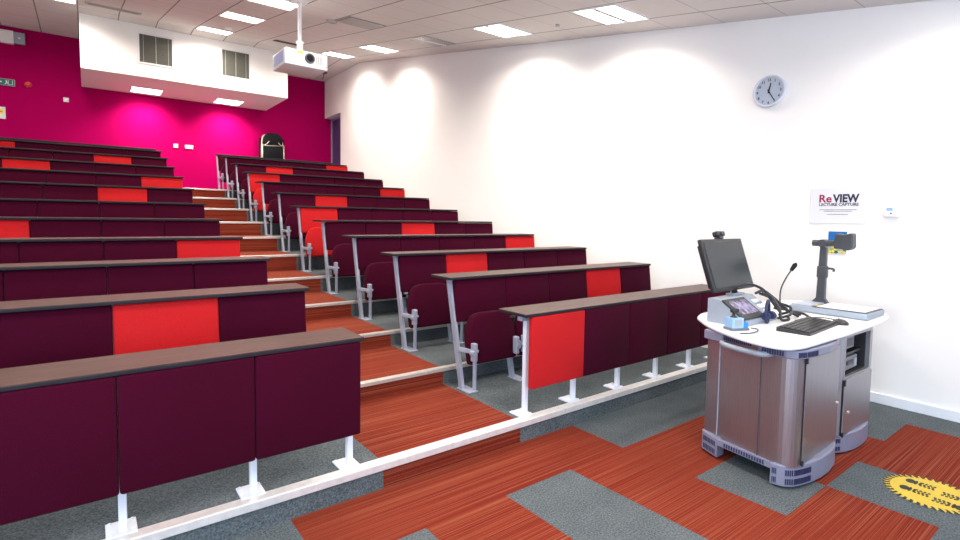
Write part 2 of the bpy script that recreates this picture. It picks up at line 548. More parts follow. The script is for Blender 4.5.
def leg_mesh(front):
    mb = MB()
    if front:
        mb.box(-0.015, 0.015, 0.098, 0.133, 0.0, 0.695, None, 0.003, 1)
    else:
        # main upright leans back towards the top
        b0, b1 = -0.105, 0.0
        pts = [(b0, 0), (b0 + 0.045, 0), (b1 + 0.135, 0.846), (b1 + 0.085, 0.846)]
        mb.prism(pts, -0.014, 0.014, None, axis='X')
    return mb.mesh('leg', 'white_steel' if front else 'silver_steel')
def foot_mesh(front):
    mb = MB()
    if front:
        mb.box(-0.06, 0.05, 0.080, 0.205, 0.0, 0.010, None, 0.002, 1)
        for x, y in ((-.045, .095), (-.045, .19), (.036, .095), (.036, .19)): mb.cyl((x, y, .009), (x, y, .016), .007, n=8)
    else:
        mb.box(-0.02, 0.07, -0.205, -0.04, 0.0, 0.008, None, 0.002, 1)
    return mb.mesh('foot_plate', 'white_steel' if front else 'silver_steel')
def strut_mesh():
    mb = MB()
    mb.box(0.043, 0.067, -0.185, -0.160, 0.0, 0.33, None, 0.003, 1)
    T_ = Matrix.Translation((0, -0.045, 0)) @ Matrix.Rotation(math.radians(-67), 4, 'Z')
    mb.box(0.0, 0.145, -0.013, 0.013, 0.292, 0.325, None, 0.003, 1, T=T_)
    mb.cyl((.03, -0.172, 0.309), (.085, -0.172, 0.309), 0.012, n=12)
    return mb.mesh('strut', 'silver_steel')

def desk_mesh(n, left, z):
    a, b_ = (-0.058 if z < .8 else -0.072, n * PITCH - 0.03) if not left else (-0.03, n * PITCH + 0.018)
    mb = MB()
    mb.box(a, b_, 0.0, 0.285, z - 0.021, z - 0.003, 'desk_edge', 0.003, 1)
    mb.box(a + .002, b_ - .002, 0.002, 0.283, z - 0.0035, z, 'veneer')
    return mb.mesh('desktop', None)
def cap_mesh(n):
    mb = MB(); mb.box(-0.05, n * PITCH + .01, 0.02, 0.10, 0.775, 0.80, 'desk_edge', 0.003, 1)
    return mb.mesh('top_rail', None)
def frame_mesh(n, z):
    mb = MB(); mb.box(-0.02, n * PITCH, 0.085, 0.125, z - 0.06, z - 0.026, None)
    return mb.mesh('rail', 'silver_steel')

ORD = ['', 'front', 'second', 'third', 'fourth', 'fifth', 'sixth', 'seventh', 'eighth', 'ninth', 'tenth', 'eleventh', 'twelfth and last']
NUM = ['zero', 'first', 'second', 'third', 'fourth', 'fifth', 'sixth']
def bench_row(side, k, red, n):
    left = side == 'L'
    front = k == 1
    x0 = ((0.350 if front else min(0.362 + .003 * k, .382)) - n * PITCH) if left else (1.545 if front else max(1.535, 1.570 - .008 * k))
    base = T[1] if front else T[k - 1]
    block = 'left block' if left else 'right block'
    nm = {1: 'front', 12: 'twelfth, topmost'}.get(k, ORD[k])
    redtxt = '%s panel from the aisle red' % NUM[min(red)] if red else 'every panel dark'
    what = 'deskless bench' if k == 12 else 'desk-topped bench'
    lab = '%s row of the %s, dark %s, %s' % (nm, block, what, redtxt)
    root = empty('bench_row', (x0, YR[k], base), lab, 'bench', 'fixed bench rows of the ' + ('left block' if left else 'right block'))
    zt = 0.72 if front else (0.80 if k == 12 else 0.873)
    if k == 12:
        link('top_rail', cached(('cap', n), lambda: cap_mesh(n)), root)
    else:
        link('desktop', cached(('d', n, left, zt), lambda: desk_mesh(n, left, zt)), root)
        link('rail', cached(('r', n, zt), lambda: frame_mesh(n, zt)), root)
    for i in range(n):
        fromaisle = (n - i) if left else (i + 1)
        colr = 'scarlet' if fromaisle in red else 'burgundy'
        o = link('backrest_panel', panel(front, colr), root, (i * PITCH, 0, -0.07 if k == 12 else 0.0), label='bright red upholstered panel' if colr == 'scarlet' else None)
        if not front:
            s = link('seat', cached(('s', colr), lambda c=colr: seat_mesh(c)), root, (i * PITCH, 0, 0), label='bright red tipped-up seat' if colr == 'scarlet' else None)
            link('seat_hinge', cached('h0', lambda: hinge_mesh(0.026)), s)
            link('seat_hinge', cached('h1', lambda: hinge_mesh(PITCH - 0.060)), s)
    for i in range(n + 1):
        x = i * PITCH
        if front: x += 0.012
        if not left and i == 0: x = 0.050 if front else -0.004
        if left and i == n: x = n * PITCH - 0.018
        if left and i == 0: x = 0.02
        if not left and i == n: x = n * PITCH - .018
        sc = (1, 1, 0.915) if k == 12 else (1, 1, 1)
        lg = link('leg', cached(('l', front), lambda: leg_mesh(front)), root, (x, 0, 0)); lg.scale = sc
        link('foot_plate', cached(('f', front), lambda: foot_mesh(front)), lg)
        if not front: link('strut', cached('st', strut_mesh), lg)
    return root

RRED = {1: 1, 2: 4, 3: 2, 4: 5, 5: 3, 6: 1, 7: 2, 8: 5, 9: 1, 10: 2, 11: 5}
LRED = {2: 2, 4: 1, 5: 4, 7: 2, 8: 1, 9: 4, 10: 2, 11: 5, 12: 3}
for k in range(1, 13):
    bench_row('R', k, {RRED[k]} if k in RRED else set(), 5)
for k in range(1, 13):
    bench_row('L', k, {LRED[k]} if k in LRED else set(), 6)

# ------------------------------------------------------------------ ceiling fittings
ANG = math.atan(SL)
def ceil_item(name, x, y, label, cat, group=None):
    o = empty(name, (x, y, zc(y)), label, cat, group)
    if y < YK - 0.3: o.rotation_euler = (ANG, 0, 0)
    return o
def lamp_frame():
    mb = MB()
    for a in ((-.295, .295, -.295, -.27), (-.295, .295, .27, .295), (-.295, -.27, -.27, .27), (.27, .295, -.27, .27), (-.27, .27, -.030, .030)):
        mb.box(*a, -0.012, 0.0, 'vent_metal' if a[2] == -.030 else 'white_gloss')
    return mb.mesh('frame', None)
def lamp_lens():
    return MB().box(-.27, .27, .030, .27, -0.008, -0.001, 'lamp_lens').mesh('diffuser', None)
LM = {}
def ceiling_light(x, y, label, z=None, power=38, spread=148, grp='recessed ceiling lights'):
    o = ceil_item('ceiling_light', x, y, label, 'light', grp)
    if z is not None: o.location.z = z; o.rotation_euler = (0, 0, 0)
    link('frame', cached('lf', lamp_frame), o)
    link('diffuser', cached('ll', lamp_lens), o)
    link('diffuser', cached('ll', lamp_lens), o, rot=(0, 0, PI))
    key = (power, spread)
    if key not in LM:
        l = bpy.data.lights.new('lamp', 'AREA'); l.shape = 'SQUARE'; l.size = 0.5
        l.energy = power; l.color = WARM; l.spread = math.radians(spread); LM[key] = l
    lo = bpy.data.objects.new('lamp', LM[key]); COL.objects.link(lo)
    lo.parent = o; lo.location = (0, 0, -0.02)
    return o
G1 = 'recessed ceiling lights along the white wall'
ceiling_light(3.7, 3.65, 'bright twin-strip ceiling light by the white wall, the largest and nearest', grp=G1)
ceiling_light(3.7, 5.45, 'bright twin-strip ceiling light by the white wall, behind the nearest one', grp=G1)
ceiling_light(3.7, 9.1, 'ceiling light by the white wall beyond the slotted air vent', grp=G1)
ceiling_light(3.7, 11.1, 'small ceiling light half behind the projector, farthest along the white wall', grp=G1)
G2 = 'recessed ceiling lights over the aisle'
ceiling_light(1.3, 7.3, 'ceiling light right beside the projector pole top', grp=G2)
ceiling_light(1.3, 9.1, 'ceiling light over the aisle between projector pole and bulkhead', grp=G2)
ceiling_light(1.3, 11.3, 'ceiling light over the aisle touching the white bulkhead top', grp=G2)
ceiling_light(-1.1, 11.3, 'ceiling light left of the white bulkhead over the left seats', grp='recessed ceiling lights over the left seats')
for x, y in ((3.7, 0.7), (1.3, 0.1), (1.3, 1.9), (1.3, 3.7), (1.3, 5.5), (-1.1, 0.1), (-1.1, 1.9), (-1.1, 3.7), (-1.1, 5.5), (-1.1, 7.3), (-1.1, 9.1), (-3.3, 3.7), (-3.3, 7.3), (-3.3, 11.1)):
    ceiling_light(x, y, 'ceiling light of the rows outside the photograph', grp='unseen ceiling lights', power=20, spread=150)
ceiling_light(0.33, 13.4, 'left light panel under the white bulkhead above the magenta wall', z=4.125, grp='lights under the bulkhead', power=50, spread=130)
ceiling_light(1.95, 13.4, 'right light panel under the white bulkhead above the magenta wall', z=4.125, grp='lights under the bulkhead', power=50, spread=130)

v = ceil_item('air_vent', 3.7, 7.25, 'slotted metal air vent in the ceiling between two lights by the white wall', 'vent')
MB().box(-.295, .295, -.29, .29, -.010, 0, 'vent_slot').build('plate', parent=v)
mb = MB(); mb.box(-.28, .28, -.03, .03, -.018, -.010, 'white_gloss'); mb.build('deflector', parent=v)
v = ceil_item('ceiling_speaker_panel', 2.5, 7.25, 'dark grey square panel in the ceiling right of the projector pole', 'panel')
MB().box(-.28, .28, -.28, .28, -.008, 0, 'ceiling_grey').build('plate', parent=v)
MB().box(-.25, .25, -.25, .25, -.012, -.008, 'vent_metal').build('grille', parent=v)
v = ceil_item('smoke_detector', 2.2, 7.6, 'flat round grey detector beside the dark ceiling panel', 'detector')
MB().cyl((0, 0, -.03), (0, 0, 0), .07, .08, 'vent_metal', 20).build('housing', parent=v)
v = ceil_item('smoke_detector', 1.4, 10.6, 'small round detector between aisle lights near the bulkhead', 'detector')
MB().cyl((0, 0, -.035), (0, 0, 0), .045, .06, 'white_gloss', 20).build('housing', parent=v)
v = ceil_item('smoke_detector', 3.78, 4.5, 'tiny round sensor between the two nearest lights by the white wall', 'detector')
MB().cyl((0, 0, -.025), (0, 0, 0), .022, .03, 'vent_metal', 16).build('housing', parent=v)
v = ceil_item('air_slot', 2.55, 10.9, 'black open slot in the ceiling just behind the projector', 'vent')
MB().box(-.25, .25, -.12, .12, -.008, 0, 'recess_black').build('plate', parent=v)
v = ceil_item('air_vent', -0.2, 11.2, 'grey rectangular air vent in the ceiling above the left end of the bulkhead', 'vent')
MB().box(-.5, .3, -.14, .14, -.008, 0, 'vent_metal').build('plate', parent=v)
MB().box(-.46, .26, -.10, .10, -.012, -.008, 'ceiling_grey').build('grille', parent=v)

# bulkhead wall vents
for x0, x1, s in ((0.125, 0.67, 'left'), (1.575, 2.105, 'right')):
    v = empty('wall_vent', ((x0 + x1) / 2, 12.10, 4.67), 'dark square grille, %s one of two in the white bulkhead face' % s, 'vent', 'grilles in the bulkhead')
    w = (x1 - x0) / 2
    mb = MB()
    for a in ((-w - .03, w + .03, .265, .295), (-w - .03, w + .03, -.295, -.265), (-w - .03, -w, -.265, .265), (w, w + .03, -.265, .265)):
        mb.box(a[0], a[1], -.018, 0, a[2], a[3], 'white_gloss')
    mb.build('frame', parent=v)
    mb = MB(); mb.box(-w, w, -.004, 0, -.265, .265, 'grille_dark')
    for j in range(12):
        z = -.25 + j * .045
        mb.box(-w, w, -.014, -.004, z, z + .014, 'grille_dark')
    mb.box(-.006, .006, -.017, -.014, -.265, .265, 'vent_metal')
    mb.box(-w + .06, -w + .068, -.017, -.014, -.265, .265, 'vent_metal'); mb.box(w - .068, w - .06, -.017, -.014, -.265, .265, 'vent_metal')
    mb.build('grille', parent=v)

# ------------------------------------------------------------------ projector
pr = empty('projector', (1.473, 6.816, 3.338), 'white projector hanging on a white pole from the ceiling above the aisle', 'projector', rz=math.radians(1))
mb = MB(); mb.box(-.27, .27, -.246, .246, 0, .197, None, .018, 3); mb.build('body', 'white_gloss', pr)
mb = MB(); mb.box(-.273, -.27, -.19, .17, .035, .17, 'projector_vent_blue'); mb.build('side_vent', parent=pr)
mb = MB(); mb.cyl((.035, -.22, .11), (.035, -.268, .11), .064, .060, 'charcoal_plastic', 28); mb.cyl((.035, -.266, .11), (.035, -.273, .11), .044, .038, 'lens_glass', 28); mb.build('lens', parent=pr)
mb = MB()
for j in range(4): mb.box(.12 + j * .022, .131 + j * .022, -.249, -.245, .05, .15, 'vent_metal')
mb.box(.24, .252, -.250, -.245, .03, .042, 'dark_plastic'); mb.build('front_vent', parent=pr)
mb = MB(); mb.box(-.15, -.09, -.17, -.10, .196, .199, 'sign_yellow')
mb.box(-.12, -.05, -.2485, -.2455, .15, .18, 'sign_yellow'); mb.build('warning_label', parent=pr)
mb = MB(); zt = zc(6.8) - 3.338
mb.cyl((0, 0, .2), (0, 0, zt), .024, mat='white_gloss'); mb.cyl((0, 0, .2), (0, 0, .36), .038, mat='white_gloss'); mb.cyl((0, 0, .35), (0, 0, .37), .05, mat='white_gloss')
mb.box(-.09, .09, -.07, .07, .2, .225, 'white_gloss', .005, 1)
mb.build('mounting_pole', parent=pr)
mb = MB(); mb.box(-.09, .09, -.09, .09, zt - .03, zt + .012, 'white_gloss', .005, 1); mb.build('ceiling_plate', parent=pr)
mb = MB(); mb.tube(spline([(.262, .05, .08), (.33, .04, .04), (.31, .03, -.03), (.30, .0, -.05)]), .006, 'dark_plastic'); mb.box(.27, .36, .0, .05, .035, .055, 'dark_plastic'); mb.build('cable', parent=pr)

# ------------------------------------------------------------------ back wall items
B = YB
o = empty('emergency_light', (-1.85, B, 4.88), 'white box emergency light high on the magenta wall at the left edge', 'light')
mb = MB(); mb.box(-.35, .03, -.10, 0, -.12, .13, 'white_gloss', .008, 2); mb.build('housing', parent=o)
mb = MB(); mb.box(.03, .20, -.09, 0, -.10, .12, 'silver_plastic', .008, 2); mb.cyl((.115, -.09, .01), (.115, -.096, .01), .02, mat='paper_white'); mb.build('battery_case', parent=o)
o = empty('exit_sign', (-1.83, B, 3.95), 'green emergency exit sign with white pictogram on the magenta wall', 'sign')
mb = MB(); mb.box(-.42, 0, -.035, 0, 0, .13, 'silver_plastic'); mb.box(-.412, -.008, -.038, -.035, .008, .122, 'sign_green'); mb.build('panel', parent=o)
mb = MB()
y0, y1 = -.040, -.038
mb.box(-.10, -.03, y0, y1, .02, .11, 'paper_white'); mb.box(-.092, -.038, y0 - .001, y0, .028, .11, 'sign_green')
mb.cyl((-.125, y1, .098), (-.125, y0, .098), .010, mat='paper_white', n=12)
mb.prism([(-.135, .086), (-.115, .086), (-.108, .06), (-.085, .03), (-.095, .024), (-.118, .05), (-.14, .022), (-.15, .028), (-.130, .058)], y0, y1, 'paper_white', axis='Y')
mb.prism([(-.30, .065), (-.26, .10), (-.26, .075), (-.19, .075), (-.19, .055), (-.26, .055), (-.26, .03)], y0, y1, 'paper_white', axis='Y')
mb.build('pictogram', parent=o)
o = empty('alarm_sounder', (-1.63, B, 4.02), 'small red fire alarm sounder beside the green exit sign', 'alarm')
mb = MB(); mb.cyl((0, 0, 0), (0, -.05, 0), .062, .055, 'alarm_red', 24); mb.cyl((0, -.05, 0), (0, -.085, 0), .045, .03, 'alarm_red', 24); mb.build('housing', parent=o)
o = empty('wall_switch', (-1.045, B, 3.81), 'small square cream switch plate alone on the magenta wall', 'switch')
MB().box(-.045, .045, -.022, 0, -.045, .045, 'paper_white', .005, 2).build('plate', parent=o)
MB().box(-.014, .014, -.030, -.022, -.022, .022, 'white_gloss', .003, 1).build('rocker', parent=o)
o = empty('fire_alarm_notice', (-1.985, B, 3.30), 'small white notice with yellow symbol on the magenta wall at the left edge', 'notice')
MB().box(-.2, 0, -.03, 0, 0, .23, 'paper_white', .003, 1).build('panel', parent=o)
mb = MB(); mb.cyl((-.08, -.03, .14), (-.08, -.033, .14), .055, mat='sign_yellow'); mb.box(-.11, -.05, -.035, -.033, .132, .148, 'ink_black'); mb.build('symbol', parent=o)
for x, w, s in ((.918, .045, 'square white socket plate, left of the pair on the magenta wall'), (1.188, .082, 'wide white double socket, right of the pair on the magenta wall')):
    o = empty('wall_socket', (x, B, 3.05), s, 'socket', 'sockets on the magenta wall')
    MB().box(-w, w, -.015, 0, -.045, .045, 'paper_white', .004, 2).build('plate', parent=o)
    mb = MB()
    for cx in ((0,) if w < .06 else (-.04, .04)):
        mb.box(cx - .004, cx + .004, -.017, -.015, .012, .026, 'dark_plastic'); mb.box(cx - .015, cx - .008, -.017, -.015, -.012, -.006, 'dark_plastic'); mb.box(cx + .008, cx + .015, -.017, -.015, -.012, -.006, 'dark_plastic')
    mb.build('pin_holes', parent=o)

# folded chair hung on the back wall
o = empty('folded_chair', (3.03, 13.72, 2.62), 'folded black chair with pale metal frame at the top against the magenta wall', 'chair')
mb = MB()
mb.tube(spline([(-.27, 0, .0), (-.27, 0, .5), (-.24, .02, .8), (-.16, .03, .88), (0, .03, .90), (.15, .03, .88), (.22, .02, .8), (.26, 0, .5), (.26, 0, .0)]), .015, 'chair_frame')
mb.tube([(-.26, -.04, .60), (.26, -.04, .63)], .014, 'chair_frame'); mb.tube([(-.26, -.04, .26), (.26, -.04, .28)], .014, 'chair_frame')
mb.tube([(-.26, -.05, .0), (-.26, -.05, .64)], .012, 'chair_frame'); mb.tube([(.26, -.05, .0), (.26, -.05, .64)], .012, 'chair_frame')
mb.tube(spline([(-.25, -.06, .60), (-.17, -.07, .64), (-.10, -.07, .72)]), .010, 'chair_frame'); mb.tube(spline([(.25, -.06, .64), (.17, -.07, .64), (.12, -.07, .70)]), .010, 'chair_frame')
mb.build('frame', parent=o)
mb = MB(); mb.prism(round_poly([(-.235, .62), (.235, .62), (.22, .85), (.12, .93), (-.12, .93), (-.22, .85)], .09, 5), -.055, -.005, 'black_vinyl', .012, 2, axis='Y', smooth=True); mb.build('backrest', parent=o)
mb = MB(); mb.box(-.235, .235, -.06, -.02, .28, .595, 'black_vinyl', .014, 3); mb.build('seat', parent=o)
mb = MB(); mb.box(-.32, .30, .03, .10, .05, .80, 'burgundy', .02, 3)
mb.box(-.02, .02, .08, .18, .55, .60, 'silver_steel'); mb.build('back_cover', parent=o)

# ------------------------------------------------------------------ white wall items
ck = empty('wall_clock', (W, 2.325, 2.724), 'round silver-rimmed wall clock high on the white wall', 'clock')
# local frame: face normal -X; u = -Y (to the right when seen), v = Z
def face_T(x, y, z): # maps (u, v, depth) -> world offset
    return Matrix(((0, 0, -1, x), (-1, 0, 0, y), (0, 1, 0, z), (0, 0, 0, 1)))
mb = MB(); mb.cyl((0, 0, 0), (-.030, 0, 0), .145, .145, 'clock_rim', 48); mb.build('case', parent=ck)
mb = MB()
pts = [(0, 0)]
ring = []
bmr = bmesh.new()
for j in range(48):
    a = 2 * PI * j / 48
    ring.append([bmr.verts.new((-d, r * math.cos(a), r * math.sin(a))) for r, d in ((.147, .016), (.150, .032), (.143, .042), (.131, .038), (.126, .028))])
for j in range(48):
    for q in range(4):
        bmr.faces.new((ring[j][q], ring[(j + 1) % 48][q], ring[(j + 1) % 48][q + 1], ring[j][q + 1]))
bmesh.ops.recalc_face_normals(bmr, faces=bmr.faces[:])
mb._merge(bmr, 'clock_rim', None, True); mb.build('rim', parent=ck)
MB().cyl((-.028, 0, 0), (-.0315, 0, 0), .128, mat='clock_face', n=48).build('dial', parent=ck)
num = MB()
for h in range(1, 13):
    a = h * PI / 6
    me = text_mesh(str(h), .034, 'ink_black', .0008, .0006, 'CENTER')
    bm2 = bmesh.new(); bm2.from_mesh(me); bpy.data.meshes.remove(me)
    num._merge(bm2, 'ink_black', face_T(-.0325, 0, 0) @ Matrix.Translation((math.sin(a) * .105, math.cos(a) * .105 - .012, 0)))
num.build('numerals', parent=ck)
def hand(L, w, ang, d):
    mb = MB(); mb.prism([(-w, -.02), (w, -.02), (w * .6, L), (-w * .6, L)], 0, .0015, 'ink_black', T=face_T(-d + .0155, 0, 0) @ Matrix.Rotation(-ang, 4, 'Z'))
    return mb
hand(.078, .008, math.radians(12), .049).build('hour_hand', parent=ck)
hand(.108, .0055, math.radians(150), .051).build('minute_hand', parent=ck)
MB().cyl((-.0335, 0, 0), (-.040, 0, 0), .008, mat='ink_black', n=16).build('pivot', parent=ck)

sg = empty('wall_sign', (W, 1.719, 1.64), 'white sign with magenta and navy lettering on the white wall', 'sign')
MB().box(-.008, 0, -.213, .213, -.155, .152, 'paper_white', .001, 1).build('board', parent=sg)
def wall_text(body, size, mat, u, v, name, off=0.0, width=None, parent=sg):
    me = text_mesh(body, size, mat, off, .0008)
    xs = [q.co.x for q in me.vertices]; w = max(xs) - min(xs)
    k = (width / w) if width else 1
    x0 = min(xs)
    for q in me.vertices: q.co.x = (q.co.x - x0) * k
    me.transform(face_T(-.0093, -u, v))
    return link(name, me, parent)
wall_text('Re', .094, 'text_magenta', -.140, .030, 'lettering_re', .0022, .096)
wall_text('VIEW', .094, 'text_navy', -.036, .030, 'lettering_view', .0035, .196)
wall_text('LECTURE CAPTURE', .034, 'text_grey', -.140, -.002, 'lettering_caption', .0012, .298)
mb = MB()
for v_, u0, u1 in ((-.036, -.135, .145), (-.049, -.10, .11), (-.077, -.075, .085)):
    mb.box(-.0093, -.0080, -u1, -u0, v_ - .002, v_ + .002, 'text_grey')
mb.build('small_print', parent=sg)

ps = empty('poster', (W, 1.70, 1.315), 'small blue and yellow picture card half behind the document camera head', 'poster')
MB().box(-.004, 0, -.065, .075, -.105, .10, 'paper_white').build('card', parent=ps)
MB().box(-.0055, -.004, -.065, .075, -.01, .10, 'poster_blue').build('sky_print', parent=ps)
mb = MB(); mb.box(-.0048, -.004, -.065, .075, -.09, -.01, 'poster_field')
for j in range(18):
    y = -.058 + random.random() * .12; z = -.085 + random.random() * .07; r = .008 + random.random() * .009
    mb.cyl((-.004, y, z), (-.0058 - j * .00003, y, z), r, mat=random.choice(['sign_yellow', 'sign_green', 'sign_yellow', 'silver_plastic']), n=10)
mb.build('flower_print', parent=ps)
th = empty('thermostat', (W, 1.327, 1.587), 'small white thermostat box to the right of the wall sign', 'thermostat')
MB().box(-.03, 0, -.05, .05, -.045, .045, 'white_gloss', .005, 2).build('case', parent=th)
mb = MB(); mb.box(-.032, -.03, -.005, .035, .005, .03, 'pale_blue_plastic'); mb.cyl((-.03, .005, -.015), (-.033, .005, -.015), .006, mat='ink_black', n=10); mb.build('display', parent=th)

# ------------------------------------------------------------------ floor sticker
st = empty('floor_sticker', (2.93, .69, .0), 'yellow round floor sticker with black footprints on the grey carpet', 'sticker')
mb = MB(); N = 40; pts = []
for j in range(N):
    a = 2 * PI * j / N
    pts += [(math.cos(a) * .212, math.sin(a) * .212), (math.cos(a + .11) * .178, math.sin(a + .11) * .178)]
mb.prism(pts, .001, .003, 'sticker_yellow'); mb.build('disc', parent=st)
mb = MB()
for j in range(N):
    a = 2 * PI * (j + .5) / N; t = .05
    mb.prism([(math.cos(a - t) * .180, math.sin(a - t) * .180), (math.cos(a + t * .2) * .180, math.sin(a + t * .2) * .180), (math.cos(a + t * 1.0) * .212, math.sin(a + t * 1.0) * .212), (math.cos(a + t * .1) * .212, math.sin(a + t * .1) * .212)], .0032, .0040, 'ink_black')
mb.build('hatched_rim', parent=st)
def foot(x, y, dirn):
    mb = MB()
    def bl(cx, cy, rx, ry):
        mb.prism([(x + (cx + rx * math.cos(2 * PI * q / 16)), y + dirn * (cy + ry * math.sin(2 * PI * q / 16))) for q in range(16)], .0032, .0042, 'ink_black')
    for r_ in range(4):
        for c_ in range(3):
            bl((c_ - 1) * .021, -.058 + r_ * .018 + (c_ % 2) * .006, .0092, .0066)
    bl(0, .046, .030, .022); bl(0, .022, .032, .008)
    bl(-.015, .003, .008, .006); bl(.015, .003, .008, .006)
    mb.build('footprint', parent=st)
foot(.075, .062, 1); foot(-.045, .062, 1); foot(.04, -.10, -1); foot(-.075, -.085, -1)

# ------------------------------------------------------------------ lectern
le = empty('lectern', (2.9, 1.45, 0), 'stainless steel lectern with rounded white worktop beside the white wall', 'lectern')
LX, LY = 2.9, 1.45
def L(*p): return [(a - LX, b_ - LY) for a, b_ in p]
body = round_poly(L((2.41, 1.73), (2.350, 1.50), (2.280, 1.145), (2.93, 1.165), (2.95, 1.22), (3.01, 1.22), (3.03, 1.165), (3.51, 1.155), (3.51, 1.80)), [0.01, 0.3, .12, .01, 0, 0, .01, .02, .05], 8)
bodyU = round_poly(L((2.41, 1.73), (2.350, 1.50), (2.280, 1.145), (2.93, 1.165), (2.95, 1.22), (3.01, 1.22), (3.03, 1.165), (3.05, 1.165), (3.05, 1.50), (3.46, 1.50), (3.46, 1.156), (3.51, 1.155), (3.51, 1.80)), [0.01, 0.3, .12, .01, 0, 0, .005, 0, 0, 0, 0, .01, .05], 8)
mb = MB(); mb.prism(body, .125, .51, 'stainless'); mb.prism(bodyU, .51, .765, 'stainless'); mb.prism(body, .765, .796, 'stainless')
mb.build('body', parent=le)
# panel seams of the end panel
mb = MB()
mb.box(2.318 - LX - .003, 2.318 - LX + .03, 1.352 - LY, 1.354 - LY, .13, .72, 'charcoal_plastic')
mb.box(2.384 - LX - .006, 2.384 - LX + .02, 1.628 - LY, 1.632 - LY, .13, .72, 'silver_steel'); mb.build('panel_seam', parent=le)
def door(x0, x1, y0, y1, z0, z1):
    mb = MB(); a = math.atan2(y1 - y0, x1 - x0); w = math.hypot(x1 - x0, y1 - y0)
    T_ = Matrix.Translation((x0 - LX, y0 - LY, 0)) @ Matrix.Rotation(a, 4, 'Z')
    mb.box(0, w, -.008, .004, z0, z1, 'stainless', .003, 1, T=T_)
    mb.box(-.004, 0.0, -.004, .004, z0, z1, 'recess_black', T=T_)
    mb.box(-.006, .010, -.014, -.006, z1 - .035, z1 + .004, 'dark_plastic', T=T_)
    mb.box(-.006, .010, -.014, -.006, z0 - .004, z0 + .025, 'dark_plastic', T=T_)
    o = mb.build('door', parent=le)
    k = MB(); k.cyl(T_ @ Vector((w - .05 if z1 > .6 else .05, -.014, z0 + (z1 - z0) * .42)), T_ @ Vector((w - .05 if z1 > .6 else .05, -.026, z0 + (z1 - z0) * .42)), .009, mat='aluminium', n=14)
    k.build('lock', parent=o)
door(2.385, 2.925, 1.148, 1.164, .135, .745)
door(3.025, 3.50, 1.163, 1.156, .135, .495)
# rack bay devices
mb = MB(); mb.box(3.07 - LX, 3.30 - LX, 1.20 - LY, 1.48 - LY, .665, .745, 'device_grey', .004, 1); mb.box(3.09 - LX, 3.27 - LX, 1.195 - LY, 1.20 - LY, .685, .73, 'charcoal_plastic'); mb.build('video_player', parent=le)
mb = MB(); mb.box(3.07 - LX, 3.34 - LX, 1.19 - LY, 1.48 - LY, .53, .615, 'device_grey', .004, 1); mb.box(3.15 - LX, 3.26 - LX, 1.185 - LY, 1.19 - LY, .565, .59, 'dark_plastic'); mb.box(3.28 - LX, 3.32 - LX, 1.185 - LY, 1.19 - LY, .545, .595, 'silver_plastic'); mb.build('amplifier', parent=le)
mb = MB(); mb.box(3.052 - LX, 3.458 - LX, 1.492 - LY, 1.499 - LY, .512, .764, 'recess_black'); mb.box(3.447 - LX, 3.459 - LX, 1.18 - LY, 1.492 - LY, .512, .764, 'recess_black'); mb.box(3.052 - LX, 3.447 - LX, 1.18 - LY, 1.492 - LY, .511, .516, 'recess_black'); mb.box(3.052 - LX, 3.458 - LX, 1.20 - LY, 1.49 - LY, .625, .64, 'dark_plastic'); mb.build('rack_shelf', parent=le)
# base mouldings
def lobe(p, z0, z1, mt='lavender_plastic', name='base_moulding'):
    mb = MB(); mb.prism(p, z0, z1, mt, .008, 2); return mb.build(name, parent=le)
lob1 = L((2.31, 1.262), (2.283, 1.262), (2.288, 1.225), (2.30, 1.195), (2.337, 1.163), (2.40, 1.142), (2.477, 1.125), (2.59, 1.112), (2.71, 1.112), (2.84, 1.128), (2.97, 1.172), (2.99, 1.25), (2.90, 1.30), (2.45, 1.30))
lobe(lob1, 0.012, .135)
lob2 = L((3.00, 1.25), (3.02, 1.19), (3.10, 1.155), (3.20, 1.135), (3.31, 1.128), (3.43, 1.135), (3.53, 1.158), (3.54, 1.30), (3.54, 1.78), (3.30, 1.78), (3.30, 1.30))
lobe(lob2, 0.012, .135)
lobe(L((2.335, 1.60), (2.36, 1.60), (2.42, 1.60), (2.47, 1.735), (2.42, 1.745), (2.392, 1.73)), 0.012, .135)
mb = MB(); mb.prism(L((2.29, 1.255), (2.32, 1.255), (2.37, 1.605), (2.337, 1.605)), .095, .13, 'lavender_plastic')
mb.build('plinth_rail', parent=le)
